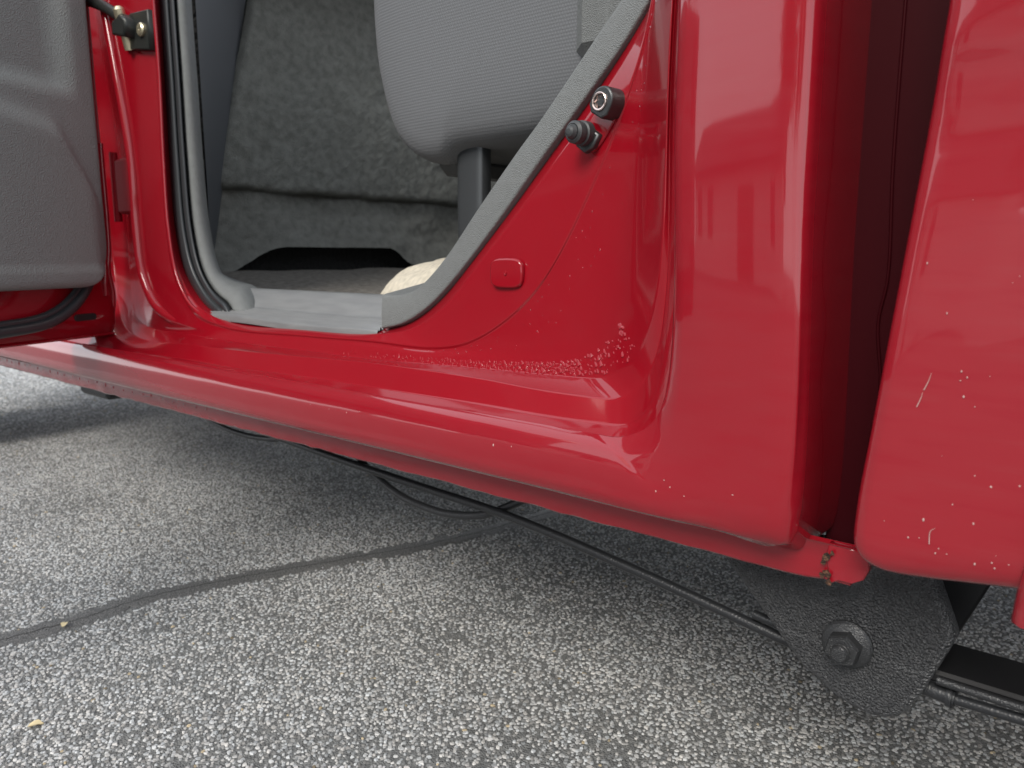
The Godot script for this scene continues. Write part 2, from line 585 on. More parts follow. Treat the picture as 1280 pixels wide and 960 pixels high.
	jamb.set_meta("label", "stepped red door jamb running round the open doorway")
	for q in [[4, .010, .001], [2, .0035, -.0005]]:
		var line := PackedVector3Array()
		for k in range(0, 62):
			line.append(smp[q[0]][k] + Vector3(0, 0, q[2] - .022 * smoothstep(46, 61, k)))
		obj("pressed_edge", tube(line, q[1], 10), M.paint, truck)
	# outer skin: the rocker's bulge, the cab corner and its return into the gap
	var lip: Array = ring[8].slice(6)
	var a := [Vector3(-2.45, .503, -.012), Vector3(-1.9, .503, -.012)]
	a.append_array(lip)
	var prof := [  # rocker (y, z), rear upright (x, z)
		[.503, -.012, -.342, -.010], [.4985, -.0035, -.3385, -.0035], [.491, .001, -.328, .0], [.472, .003, -.300, .002], [.452, .003, -.252, .0025],
		[.4405, .001, -.232, .0018], [.4355, -.004, -.2258, -.0004], [.4328, -.013, -.2222, -.0046], [.4315, -.022, -.2206, -.012], [.4305, -.032, -.2196, -.022], [.4305, -.041, -.2188, -.042], [.4305, -.043, -.2184, -.066], [.4305, -.047, -.218, -.10], [.4305, -.05, -.2178, -.14], [.4305, -.06, -.2175, -.3]]
	var rows2 := []
	var dent := noise(49, 6.0, 2)
	for i in prof.size():
		var p: Array = prof[i]
		var t := float(i) / (prof.size() - 1)
		var pts := []
		for k in a.size():
			var v: Vector3 = a[k]
			var up := clampf((k - 7.0) / 3.0, 0, 1)   # 0 on the rocker, 1 on the upright
			var grow: float = .503 - p[0]
			if k <= 6:
				pts.append(Vector3(v.x, v.y - grow, p[1]))
			elif k == 7:
				pts.append(Vector3(lerpf(v.x, -.29, minf(1, t * 2.0)), v.y - grow, p[1]))
			elif k == 8:
				var q := Vector3(lerpf(-.385, p[2] - .011, minf(1, t * 2.0)), lerpf(.506, .4325, minf(1, t * 2.0)), p[1] * .4 + p[3] * .6)
				if i > 9:
					q.y = .42
				pts.append(q)
			elif k == 9:
				pts.append(Vector3(p[2] - .006 * maxf(0, 1 - t * 2), (.425 if i > 9 else lerpf(.535, .4365, minf(1, t * 1.8))), p[3]))
			elif k == 10:
				pts.append(Vector3(p[2], lerpf(.812, .70, t), p[3]))
			else:
				pts.append(Vector3(p[2] + (v.x + .342) * .3, v.y, p[3] - .04 * maxf(0, v.y - .95)))
		var dense := cr(pts, 10)
		for j in dense.size():
			if i > 1 and i < 5:
				dense[j].z += .0006 * dent.get_noise_3d(dense[j].x, dense[j].y, 3.0)
		rows2.append(dense)
	M.dull_gap_shade = mat(lin(.032, .002, .004), .45, 0.0, .2)  # dull red, its colour darkened to stand for the shade in the gap
	var side := obj("cab_side", skin(rows2), M.paint_outer, truck)
	side.set_meta("label", "red rocker and cab corner panel below and behind the doorway")
	# pinch-weld flange
	var fr := []
	var wob := noise(51, 7.0, 3)
	for lv in [[.434, -.041], [.43, -.0445], [.415, -.0452], [.398, -.0452], [.3955, -.0465], [.396, -.049], [.434, -.052]]:
		var r := PackedVector3Array()
		for i in 121:
			var x := lerpf(-2.5, -.178, i / 120.0)
			var y: float = lv[0]
			if y < .42:
				y += .0022 * wob.get_noise_2d(x * 2.0, 0) + .0012 * wob.get_noise_2d(x * 14.0, 9.0)
				if x > -.225:
					y += .004 * smoothstep(-.225, -.2, x)
			r.append(Vector3(x, y, lv[1] + .0016 * wob.get_noise_2d(x * 5.0, y * 20.0)))
		fr.append(r)
	obj("rocker_flange", skin(fr), M.paint_outer, truck)
	# torn end of the flange
	var tab := PackedVector2Array([Vector2(-.197, .434), Vector2(-.1985, .420), Vector2(-.196, .409), Vector2(-.199, .401), Vector2(-.193, .398), Vector2(-.187, .402), Vector2(-.176, .402), Vector2(-.167, .408), Vector2(-.163, .418), Vector2(-.166, .432)])
	obj("flange_end", plate(tab, -.0500, -.0425, .0012), M.paint_outer, truck)
	var rust := mat(Color.WHITE, .95)
	rust.albedo_texture = noise_tex(noise(61, .05, 4), 256, [[0.0, lin(.01, .008, .007)], [.5, lin(.05, .022, .012)], [1.0, lin(.24, .12, .07)]])
	relief(rust, noise(62, .08, 3), 256, .3, Vector3(14, 14, 14))
	var st := begin()
	for h in [[-.1975, .4215, .0042], [-.1995, .4165, .0032], [-.1965, .4075, .0044], [-.2005, .4045, .0032], [-.193, .4265, .0026], [-.1945, .4, .0036]]:
		var loop := PackedVector3Array()
		for k in 9:
			var aa := TAU * k / 9
			var rr: float = h[2] * rng.randf_range(.6, 1.25)
			loop.append(Vector3(h[0] + cos(aa) * rr * .8, h[1] + sin(aa) * rr, -.0402 + rng.randf_range(-.0006, .0012)))
		cap(st, loop)
	var rs := obj("rust_hole", done(st), rust, truck)
	rs.set_meta("label", "small rusted-through spots at the end of the rocker flange")
	# rear wall of the cab behind the gap, and the seam that shows in it
	obj("cab_rear_wall", box_mesh(Vector3(-.24, .44, -1.62), Vector3(-.2195, 1.3, -.25), .004), M.dull_gap_shade, truck)
	var seam := cr([Vector3(-.196, .42, -.1225), Vector3(-.192, .5, -.1225), Vector3(-.186, .56, -.1225), Vector3(-.192, .62, -.1225), Vector3(-.187, .66, -.1225), Vector3(-.19, .76, -.1225), Vector3(-.19, 1.0, -.1225)], 6)
	obj("seam_sealer", tube(seam, .0014, 8), M.dull_gap_shade, truck)
	var close := PackedVector2Array([Vector2(-.225, .388), Vector2(-.172, .388), Vector2(-.168, .435), Vector2(-.10, .45)])
	close.append(Vector2(-.11, 1.3))
	close.append(Vector2(-.225, 1.3))
	obj("added_gap_backing", plate(close, -.128, -.124, .001), M.dull_gap_shade, truck)  # added dark backing; blocks the view through the gap in place of shade
	# plug in the jamb
	var plug := group_part("access_plug", truck, Vector3(-.604, .659, -.0895))
	var o := PackedVector2Array()
	for k in 24:
		var t := TAU * k / 24
		var c := Vector2(cos(t), sin(t))
		o.append(Vector2(signf(c.x) * pow(absf(c.x), .55) * .0255, signf(c.y) * pow(absf(c.y), .55) * .0178))
	obj("cap", plate(o, -.002, .0022, .0022), M.paint, plug)
	obj("centre_dimple", lathe([Vector2(.0028, .002), Vector2(.0026, .0034), Vector2(.0012, .0036), Vector2(0, .003)], Vector3(0, 0, 0), Vector3.BACK, 14), M.paint, plug)
	striker()

func striker() -> void:
	var dark := mat(lin(.075, .078, .08), .38, .75)
	relief(dark, noise(71, .2, 2), 256, .02, Vector3(20, 20, 20))
	var rubber := mat(lin(.035, .038, .04), .5)
	var chrome := mat(lin(.78, .62, .56), .22, 1.0)
	var s := group_part("door_striker", truck, Vector3(-.479, .815, -.09))
	s.scale = Vector3.ONE * .84
	s.set_meta("label", "dark metal door striker with a round rubber bumper and a shiny bolt")
	var ax := Vector3(-.10, .0, 1).normalized()
	# base plate, leaning with the slanted jamb; paint stands in for its red reflection
	var turn := Transform3D(Basis(Vector3.BACK, deg_to_rad(-36)), Vector3(.010, .004, 0))
	var o := PackedVector2Array()
	for k in 28:
		var t := TAU * k / 28
		var c := Vector2(cos(t), sin(t))
		o.append(Vector2(signf(c.x) * pow(absf(c.x), .7) * .0165, signf(c.y) * pow(absf(c.y), .8) * .040))
	obj("base_plate", plate(o, -.003, .004, .002, turn), M.paint, s)
	var low := Transform3D(Basis(Vector3.BACK, deg_to_rad(-36)), Vector3(-.006, -.014, .004))
	var o2 := PackedVector2Array([Vector2(-.014, .013), Vector2(.014, .013), Vector2(.016, -.004), Vector2(.008, -.017), Vector2(-.008, -.017), Vector2(-.016, -.004)])
	obj("wedge", plate(o2, -.001, .009, .003, low), dark, s)
	obj("rubber_bumper", lathe([Vector2(.0155, .0), Vector2(.0155, .011), Vector2(.0135, .0125), Vector2(.0135, .017), Vector2(.0145, .0175), Vector2(.0138, .024), Vector2(.0105, .027), Vector2(.0092, .0265), Vector2(.0092, .028), Vector2(.0065, .0325), Vector2(.0035, .034), Vector2(0, .0342)], Vector3(-.008, -.009, .010), ax, 28), rubber, s)
	var d := PackedVector2Array()
	for k in 15:
		var t := PI * k / 14
		d.append(Vector2(cos(t) * .0165, sin(t) * .0165 + .003))
	d.append(Vector2(-.0165, -.009))
	d.append(Vector2(-.009, -.0165))
	d.append(Vector2(.010, -.0165))
	d.append(Vector2(.0165, -.009))
	var up := Transform3D(Basis(Vector3.UP, deg_to_rad(-6)) * Basis(Vector3.BACK, deg_to_rad(-30)), Vector3(.026, .0235, .002))
	obj("latch_block", plate(d, -.002, .024, .0022, up), dark, s)
	obj("bolt_rim", lathe([Vector2(.0112, .022), Vector2(.0112, .0256), Vector2(.0102, .0262), Vector2(.0086, .0256), Vector2(.0082, .023)], Vector3(.0245, .0245, .002), ax, 26), chrome, s)
	var st := begin()   # star socket: six ridges round a hollow
	st.set_smooth_group(3)
	for k in 12:
		var a0 := TAU * k / 12
		var a1 := TAU * (k + 1) / 12
		var r0 := .0084 if k % 2 == 0 else .0050
		var r1 := .0084 if k % 2 == 1 else .0050
		st.set_smooth_group(20 + k)
		var p0 := Vector3(cos(a0) * r0, sin(a0) * r0, .0242 if k % 2 == 0 else .0255)
		var p1 := Vector3(cos(a1) * r1, sin(a1) * r1, .0242 if k % 2 == 1 else .0255)
		for v in [Vector3(0, 0, .0165), p0, p1]:
			st.add_vertex(Vector3(.0225, .0245, .002) + v)
	obj("star_bolt", done(st), chrome, s)

func trims() -> void:
	M.trim = mat(lin(.165, .172, .17), .55, 0.0, .4)
	relief(M.trim, noise(81, .11, 2, FastNoiseLite.TYPE_CELLULAR), 512, .16, Vector3(11, 11, 11))
	M.trim.albedo_texture = noise_tex(noise(83, .015, 5), 512, [[0.0, Color(.93, .93, .93)], [1.0, Color(1, 1, 1)]])
	M.rubber = mat(lin(.03, .033, .036), .38)
	M.plate = mat(lin(.215, .22, .222), .36, 0.0, .55)
	M.plate.albedo_texture = noise_tex(noise(85, .02, 5), 512, [[0.0, Color(.86, .86, .87)], [1.0, Color(1, 1, 1)]])
	M.plate.uv1_triplanar = true
	M.plate.uv1_world_triplanar = true
	M.plate.uv1_scale = Vector3(1, 8, 8)
	# slanted trim at the rear of the doorway
	var o := [Vector3(-0.852, 0.576, -0.104), Vector3(-0.809, 0.586, -0.104), Vector3(-0.77, 0.604, -0.104), Vector3(-0.734, 0.628, -0.104), Vector3(-0.682, 0.671, -0.102), Vector3(-0.618, 0.731, -0.1), Vector3(-0.561, 0.788, -0.098), Vector3(-0.525, 0.822, -0.096), Vector3(-0.451, 0.893, -0.092), Vector3(-0.413, 0.937, -0.09)]
	var i := [Vector3(-0.865, 0.624, -0.118), Vector3(-0.839, 0.624, -0.118), Vector3(-0.812, 0.628, -0.118), Vector3(-0.787, 0.638, -0.118), Vector3(-0.739, 0.673, -0.116), Vector3(-0.671, 0.741, -0.114), Vector3(-0.608, 0.802, -0.112), Vector3(-0.57, 0.836, -0.11), Vector3(-0.494, 0.91, -0.106), Vector3(-0.452, 0.951, -0.104)]
	for r in [o, i]:
		r.append(r[-1] * 2.0 - r[-3] + Vector3(.03, .06, 0))
	var a := cr(o, 8)
	var b := cr(i, 8)
	var rows := [PackedVector3Array(), a, PackedVector3Array(), b, PackedVector3Array(), PackedVector3Array()]
	for k in a.size():
		var dn := (a[k] - b[k]).normalized()
		rows[0].append(a[k] + dn * .001 + Vector3(0, 0, -.03))
		rows[2].append((a[k] + b[k]) * .5 + Vector3(0, 0, .001))
		rows[4].append(b[k] + Vector3(0, 0, -.022) - dn * .004)
		rows[5].append(b[k] + Vector3(0, 0, -.16) - dn * .03)
	var t := obj("pillar_trim", skin(fillet(rows, [0, .0045, .0, .006, .01, 0], 4)), M.trim, truck)
	t.set_meta("label", "grained grey plastic trim strip slanting up the rear of the doorway")
	# front pillar: rubber weatherstrip, then the plastic trim curving inwards
	var po := [Vector3(-1.459, 1.196, -0.118), Vector3(-1.462, 1.003, -0.118), Vector3(-1.465, 0.859, -0.118), Vector3(-1.462, 0.732, -0.118), Vector3(-1.439, 0.656, -0.118), Vector3(-1.391, 0.604, -0.118), Vector3(-1.348, 0.579, -0.118), Vector3(-1.312, 0.568, -0.118)]
	var pi_ := [Vector3(-1.341, 1.17, -0.118), Vector3(-1.338, 0.985, -0.118), Vector3(-1.336, 0.849, -0.118), Vector3(-1.326, 0.729, -0.118), Vector3(-1.304, 0.661, -0.118), Vector3(-1.285, 0.638, -0.118), Vector3(-1.257, 0.624, -0.118), Vector3(-1.237, 0.617, -0.118)]
	po.push_front(po[0] + Vector3(.02, .35, 0))
	pi_.push_front(pi_[0] + Vector3(.02, .35, 0))
	var pa := cr(po, 8)
	var pb := cr(pi_, 8)
	var bands := func(secs: Array) -> Array:
		var made := []
		for q in secs:
			var r := PackedVector3Array()
			for k in pa.size():
				var lean := 2.0 if k < 44 else lerpf(2.0, .9, (k - 44) / 20.0)
				var sink := maxf(0, k - 56.0) / 8.0
				r.append(Vector3(lerpf(pa[k].x, pb[k].x, q[0]) + q[1] * lean + sink * .02, lerpf(pa[k].y, pb[k].y, q[0]) - sink * sink * .045, -.118 + q[1]))
			made.append(r)
		return made
	obj("weatherstrip", skin(bands.call([[-.06, -.02], [-.02, .002], [.03, .006], [.13, .008], [.22, .006], [.245, -.004], [.27, -.004], [.29, .006], [.36, .009], [.42, .006], [.44, -.004], [.47, -.012]])), M.rubber, truck)
	var pt := obj("pillar_trim", skin(bands.call([[.44, -.016], [.49, -.004], [.53, .0], [.58, -.001], [.78, -.012], [.92, -.026], [1.0, -.045], [1.0, -.12]])), M.trim, truck)
	pt.set_meta("label", "smooth grey trim along the front of the doorway")
	# sill plate with its tread grooves
	var prof := [Vector2(.562, -.102), Vector2(.571, -.1), Vector2(.5755, -.103)]
	for k in 6:
		var z := -.107 - k * .0075
		prof.append_array([Vector2(.5745 + k * .0012, z), Vector2(.5790 + k * .0012, z - .001), Vector2(.5790 + k * .0012, z - .0035), Vector2(.5745 + k * .0012, z - .0045)])
	prof.append_array([Vector2(.588, -.156), Vector2(.598, -.166), Vector2(.612, -.18), Vector2(.6175, -.19), Vector2(.618, -.204), Vector2(.612, -.212), Vector2(.55, -.222)])
	var pr := []
	for p in prof:
		var r := PackedVector3Array()
		for k in 41:
			var u := k / 40.0
			var in_ := clampf((-.1 - p.y) / .1, 0, 1)
			var x0 := -1.356 - in_ * .078
			var x1 := -.862 - in_ * .018
			var e := pow(absf(u * 2 - 1), 14)
			r.append(Vector3(lerpf(x0, x1, u), p.x - e * .004 * (1 - in_) + .002 * sin(u * 7.0) * (1 - in_), p.y - e * .003))
		pr.append(r)
	var sp := obj("sill_plate", skin(pr), M.plate, truck)
	sp.set_meta("label", "scuffed grey grooved plastic sill plate across the bottom of the doorway")

func carpet_mat(lum: Vector3, seed_: int) -> StandardMaterial3D:
	var m := mat(Color.WHITE, 1.0, 0.0, .1)
	m.albedo_texture = noise_tex(noise(seed_, .022, 6), 512, [[0.15, Color(lum.x * .8, lum.y * .8, lum.z * .8).linear_to_srgb()], [.5, Color(lum.x, lum.y, lum.z).linear_to_srgb()], [.85, Color(lum.x * 1.18, lum.y * 1.18, lum.z * 1.18).linear_to_srgb()]])
	relief(m, noise(seed_ + 1, .16, 5), 512, .35, Vector3(4.5, 3.0, 2.6))
	return m

func sheet(fn: Callable, nu: int, nv: int) -> ArrayMesh:
	var rows := []
	for i in nu + 1:
		var r := PackedVector3Array()
		for j in nv + 1:
			r.append(fn.call(float(i) / nu, float(j) / nv))
		rows.append(r)
	return skin(rows)

func cabin() -> void:
	var carpet := carpet_mat(Vector3(.18, .184, .17), 91)
	var carpet2 := carpet_mat(Vector3(.18, .182, .168), 95)
	var wob := noise(99, 3.0, 3)
	var fluff := noise(97, 22.0, 4)
	var c := group_part("footwell_carpet", truck)
	c.set_meta("label", "matted dark grey carpet lining the footwell inside the cab")
	# thick upper pad: a slab with rolled edges
	var rows := []
	for q in [[0.0, -.03], [0.0, -.004], [.006, .0], [.5, .004], [1.0, .0]]:
		pass
	var pad := sheet(func(u: float, v: float):
		var y := lerpf(.856, 1.55, u)
		var zl := lerpf(-.47, -.61, (y - .856) / .5)
		var z := lerpf(zl, -1.45, v)
		var edge := minf(minf(u * .694, v * (zl + 1.45)), .02) / .02
		var x := -1.95 + .022 * sqrt(clampf(1 - (1 - edge) * (1 - edge), 0, 1)) + .010 * wob.get_noise_2d(z * 1.5, y * 1.5)
		x += .0035 * fluff.get_noise_2d(z, y) + .0018 * fluff.get_noise_2d(z * 3.1 + 5.0, y * 3.1)
		return Vector3(x - .012 * (1 - u), y + .006 * wob.get_noise_2d(z * 2.0, 1.0) * (1 - u), z + .003 * fluff.get_noise_2d(y * 2.0, 8.0) * edge), 130, 150)
	obj("upper_pad", pad, carpet, c)
	var low := sheet(func(u: float, v: float):
		var z := lerpf(-.25, -1.5, v)
		var bot: float = .575
		if z < -.42:
			bot = lerpf(.625, .704, smoothstep(-.44, -.68, z)) if z > -1.05 else lerpf(.704, .645, smoothstep(-1.05, -1.18, z))
		var y := lerpf(bot, .93, u)
		var x := -1.975 + .02 * wob.get_noise_2d(z * 1.2, y * 1.7) + .05 * pow(1 - u, 3.0) + (.05 * (z + .5) if z > -.5 else 0.0)
		return Vector3(x + .003 * fluff.get_noise_2d(z, y), y, z), 60, 120)
	obj("lower_carpet", low, carpet2, c)
	# kick panel
	var kick := mat(lin(.062, .068, .078), .6)
	relief(kick, noise(103, .3, 2), 256, .03, Vector3(6, 6, 6))
	obj("kick_panel", sheet(func(u: float, v: float):
		var y := lerpf(.55, 1.6, u)
		return Vector3(lerpf(-1.44, -1.97, v), y, lerpf(-.175, lerpf(-.45, -.66, u), v) + .02 * sin(v * PI)), 12, 12), kick, truck)
	# floor
	var fl := mat(lin(.012, .012, .012), .9)
	relief(fl, noise(105, .05, 4), 256, .6, Vector3(4, 4, 4))
	obj("cab_floor", box_mesh(Vector3(-2.15, .50, -1.55), Vector3(-.23, .555, -.19), .01), fl, truck)
	obj("firewall", box_mesh(Vector3(-2.05, .5, -1.6), Vector3(-2.0, 1.4, -.16), .005), fl, truck)
	var worn := mat(Color.WHITE, .95)
	worn.albedo_texture = noise_tex(noise(107, .03, 5), 256, [[0.0, lin(.07, .064, .056)], [1.0, lin(.24, .22, .195)]])
	relief(worn, noise(108, .1, 4), 256, .3, Vector3(5, 5, 5))
	var fm := obj("floor_mat", sheet(func(u: float, v: float):
		return Vector3(lerpf(-1.93, -.85, u) + .02 * wob.get_noise_1d(v * 2.0), .562 + .07 * pow(1 - u, 1.4) + .006 * (1 + wob.get_noise_2d(u * 2.0, v * 2.0)), lerpf(-.23, -1.22, v) + .02 * wob.get_noise_1d(u * 2.0 + 9.0)), 16, 12), worn)
	tag(fm, "worn brownish grey mat lying flat on the dark cab floor", "floor mat")
	# cream rug bunched up on the floor
	var cream := carpet_mat(Vector3(.66, .60, .49), 111)
	relief(cream, noise(112, .25, 4), 512, .35, Vector3(6, 6, 6))
	var rug := obj("rug", sheet(func(u: float, v: float):
		var th := u * PI * .5
		var ph := v * TAU
		var n := 1.0 + .05 * wob.get_noise_2d(cos(ph) * .5 + 4.0, sin(ph) * .5 + u)
		return Vector3(-.93 + cos(ph) * sin(th) * .205 * n, .556 + cos(th) * .122 * n, -.37 + sin(ph) * sin(th) * .15 * n), 18, 40), cream)
	tag(rug, "cream fleecy rug bunched on the cab floor behind the sill plate", "rug")
	seat()

func seat() -> void:
	var fab := mat(lin(.145, .15, .157), .95, 0.0, .2)
	var im := Image.create(256, 256, false, Image.FORMAT_RGBA8)
	for y in 256:
		for x in 256:
			var u := fposmod(x / 32.0 + (0.5 if int(y / 32.0) % 2 == 1 else 0.0), 1.0) - .5
			var v := fposmod(y / 32.0, 1.0) - .5
			var d := sqrt(u * u + v * v * 1.1)
			var h := clampf(1.15 - d * 2.3, 0, 1)
			im.set_pixel(x, y, Color(h, h, h))
	var weave := ImageTexture.create_from_image(im)
	fab.heightmap_enabled = true
	fab.heightmap_texture = weave
	fab.heightmap_scale = .045
	var im2 := Image.create(256, 256, false, Image.FORMAT_RGBA8)
	for y in 256:
		for x in 256:
			var h := im.get_pixel(x, y).r
			var k := .93 + .07 * h
			im2.set_pixel(x, y, Color(k, k, k * 1.005))
	fab.albedo_texture = ImageTexture.create_from_image(im2)
	fab.uv1_triplanar = true
	fab.uv1_world_triplanar = true
	fab.uv1_scale = Vector3(26, 26, 26)
	fab.rim_enabled = true
	fab.rim = .25
	var s := group_part("driver_seat", truck)
	s.set_meta("label", "grey woven cloth seat with rounded front corner on a dark steel leg")
	var outline := cr([Vector3(-1.12, 1.2, 0), Vector3(-1.117, 1.07, 0), Vector3(-1.105, .985, 0), Vector3(-1.066, .888, 0), Vector3(-1.015, .845, 0), Vector3(-.955, .834, 0), Vector3(-.915, .850, 0), Vector3(-.83, .853, 0), Vector3(-.72, .858, 0), Vector3(-.62, .89, 0), Vector3(-.56, .97, 0), Vector3(-.55, 1.1, 0), Vector3(-.56, 1.2, 0)], 7)
	var cen := Vector3(-.82, 1.06, 0)
	var rows := []
	for q in [[.98, -.85], [1.0, -.80], [1.0, -.375], [.992, -.350], [.965, -.327], [.92, -.314], [.84, -.305], [.65, -.298], [.4, -.296], [.1, -.296], [.0, -.296]]:
		var r := PackedVector3Array()
		for p in outline:
			var v: Vector3 = cen + (p - cen) * q[0]
			r.append(Vector3(v.x, v.y, q[1]))
		rows.append(r)
	obj("cushion", skin(rows), fab, s)
	obj("seam", tube(cr([Vector3(-1.105, .955, -.345), Vector3(-1.04, 1.0, -.312), Vector3(-.9, 1.03, -.3005), Vector3(-.7, 1.045, -.300)], 6), .0012, 6), fab, s)
	var steel := mat(lin(.07, .075, .08), .35, .5)
	var pc := cr([Vector3(-.905, .875, -.36), Vector3(-.906, .72, -.36), Vector3(-.905, .64, -.36), Vector3(-.895, .57, -.37), Vector3(-.87, .552, -.38)], 6)
	var pr := []
	for p in pc:
		var r := PackedVector3Array()
		for k in 20:
			var t := TAU * k / 20
			var cx := signf(cos(t)) * pow(absf(cos(t)), .5)
			var cz := signf(sin(t)) * pow(absf(sin(t)), .5)
			r.append(p + Vector3(cx * .030, 0, cz * .016))
		pr.append(r)
	obj("leg", skin(pr, true), steel, s)
	obj("under_frame", box_mesh(Vector3(-.93, .856, -.8), Vector3(-.60, .885, -.37), .006), M.black, s)
	obj("valance", box_mesh(Vector3(-1.005, .818, -.78), Vector3(-.935, .858, -.36), .018), mat(lin(.05, .052, .055), .6), s)
	obj("recliner_cover", box_mesh(Vector3(-.655, .93, -.335), Vector3(-.50, 1.25, -.27), .03), M.trim, s)

func door() -> void:
	var d := group_part("door", truck, Vector3(-1.60, 0, -.05))
	d.rotation.y = deg_to_rad(-68)
	d.set_meta("label", "open red door with a grained grey inner panel and black rubber seal")
	# shell: local x runs from the hinge to the latch, inner face towards -z
	var prof := [Vector2(-.048, .115), Vector2(-.048, .065), Vector2(-.044, .045), Vector2(-.034, .036), Vector2(-.016, .034), Vector2(.02, .036), Vector2(.08, .038), Vector2(1.1, .04), Vector2(1.12, .115), Vector2(-.048, .115)]
	var rows := []
	for p in prof:
		var r := PackedVector3Array()
		for k in 31:
			var y := lerpf(.52, 1.25, k / 30.0)
			var low := 1.0 - smoothstep(.52, .548, y)
			r.append(Vector3(p.x, y, lerpf(p.y, maxf(p.y, .055), low * (1.0 if p.y < .1 else 0.0))))
		rows.append(r)
	var st := begin()
	skin(rows, false, st)
	bx(st, Vector3(-.047, .517, .05), Vector3(1.12, .523, .116), .002)
	obj("shell", done(st), M.paint, d)
	# pressed ribs and slot near the hinge
	obj("pressed_rib", tube(cr([Vector3(-.012, .74, .034), Vector3(-.012, .70, .033), Vector3(-.017, .665, .033), Vector3(-.013, .625, .033), Vector3(-.014, .60, .034)], 5), .006, 10), M.paint, d)
	obj("pressed_rib", tube(cr([Vector3(-.034, .9, .036), Vector3(-.032, .70, .035), Vector3(-.026, .65, .035), Vector3(-.034, .60, .036), Vector3(-.034, .545, .046)], 5), .005, 10), M.paint, d)
	var slot := PackedVector2Array()
	for k in 20:
		var t := TAU * k / 20
		slot.append(Vector2(.038 + signf(cos(t)) * (.018 + .008 * absf(cos(t))), .560 + sin(t) * .007))
	obj("drain_slot", plate(slot, .030, .0355, .001, Transform3D(Basis(Vector3.UP, PI), Vector3(.076, 0, .0708))), M.black, d)
	# inner trim panel, its lower hinge corner rounded
	var grain := mat(lin(.185, .192, .186), .55, 0.0, .4)
	relief(grain, noise(121, .10, 2, FastNoiseLite.TYPE_CELLULAR), 512, .2, Vector3(8, 8, 8))
	var ys := []
	for k in 15:
		ys.append(.62 + .085 * (1 - cos(PI * .5 * k / 14.0)))
	for k in 40:
		ys.append(.71 + k * .0125)
	rows = []
	for y in ys:
		var dy: float = clampf((.705 - y) / .085, 0, 1)
		var x0: float = .085 * (1 - sqrt(maxf(0, 1 - dy * dy)))
		var r := PackedVector3Array()
		for k in 49:
			var u := k / 48.0
			var x := x0 + (1.0 - x0) * u * u
			var e: float = minf(minf(x - x0, .012), (y - .62) * .9) / .012
			var z: float = .016 * (1 - sqrt(clampf(1 - (1 - e) * (1 - e), 0, 1)))
			var ridge: float = .893 + .16 * x - 1.6 * maxf(0, .10 - x) * .9   # brow of the map pocket
			z -= .016 * (1 - smoothstep(ridge - .02, ridge + .02, y)) * smoothstep(.0, .05, x)
			z -= .005 * (1 - smoothstep(.652, .659, y)) * smoothstep(.01, .03, x)
			z += .022 * smoothstep(.045, .09, x) * smoothstep(.97, 1.0, y)
			r.append(Vector3(x, y, z))
		rows.append(r)
	var skirt := PackedVector3Array()
	var tp := obj("inner_trim", skin(rows), grain, d)
	var edge := PackedVector3Array()
	for k in range(ys.size() - 1, -1, -1):
		edge.append(rows[k][0])
	for k in range(1, 49):
		edge.append(rows[0][k])
	for p in edge:
		skirt.append(p + Vector3(.004, .004, .03))
	var lip := PackedVector3Array()
	for p in edge:
		lip.append(p + Vector3(.0, .0, .006))
	obj("trim_edge", skin([edge, lip, skirt]), M.rubber, d)
	# seal
	var path := cr([Vector3(.0, 1.2, .03), Vector3(-.004, .95, .03), Vector3(.0, .76, .028), Vector3(.012, .68, .026), Vector3(.035, .628, .024), Vector3(.075, .585, .024), Vector3(.13, .558, .024), Vector3(.226, .548, .024), Vector3(.5, .547, .024), Vector3(1.05, .55, .024)], 8)
	var sst := begin()
	tube(path, .0105, 12, sst)
	var path2 := PackedVector3Array()
	for p in path:
		path2.append(p + Vector3(.004, .012, .004))
	tube(path2, .007, 10, sst)
	obj("door_seal", done(sst), M.rubber, d)
	# check strap between the door and the pillar
	var ck := group_part("door_check", truck)
	ck.set_meta("label", "black steel door check strap bolted to the front pillar")
	var bl := mat(lin(.02, .022, .02), .4, .3)
	obj("strap", tube(cr([Vector3(-1.78, 1.215, .02), Vector3(-1.68, 1.178, -.055), Vector3(-1.60, 1.150, -.068), Vector3(-1.53, 1.117, -.07), Vector3(-1.50, 1.098, -.07)], 6), .0125, 10, null, .75), bl, ck)
	var brass := mat(lin(.62, .55, .38), .3, .9)
	obj("bracket", plate(PackedVector2Array([Vector2(-1.535, 1.06), Vector2(-1.435, 1.045), Vector2(-1.432, 1.112), Vector2(-1.50, 1.118), Vector2(-1.545, 1.10)]), -.09, -.078, .003), bl, ck)
	obj("clevis", plate(PackedVector2Array([Vector2(-1.535, 1.082), Vector2(-1.488, 1.072), Vector2(-1.478, 1.098), Vector2(-1.50, 1.114), Vector2(-1.535, 1.104)]), -.078, -.058, .005), bl, ck)
	obj("bolt", lathe([Vector2(.012, -.01), Vector2(.012, .004), Vector2(.0095, .0065), Vector2(.003, .0065), Vector2(0, .005)], Vector3(-1.455, 1.081, -.078), Vector3.BACK, 18), brass, ck)
	obj("pivot_pin", lathe([Vector2(.010, -.045), Vector2(.010, .024), Vector2(.006, .029), Vector2(0, .03)], Vector3(-1.512, 1.10, -.07), Vector3(.1, 1, .3), 16), brass, ck)
	# hinge leaf in the recess
	var hinge := group_part("hinge", truck)
	var primer := mat(lin(.30, .006, .014), .55, 0.0, .3)
	obj("leaf", box_mesh(Vector3(-1.68, .765, -.135), Vector3(-1.605, .875, -.105), .005), primer, hinge)
	obj("pin", tube(PackedVector3Array([Vector3(-1.69, .75, -.11), Vector3(-1.69, .89, -.11)]), .008, 12), primer, hinge)

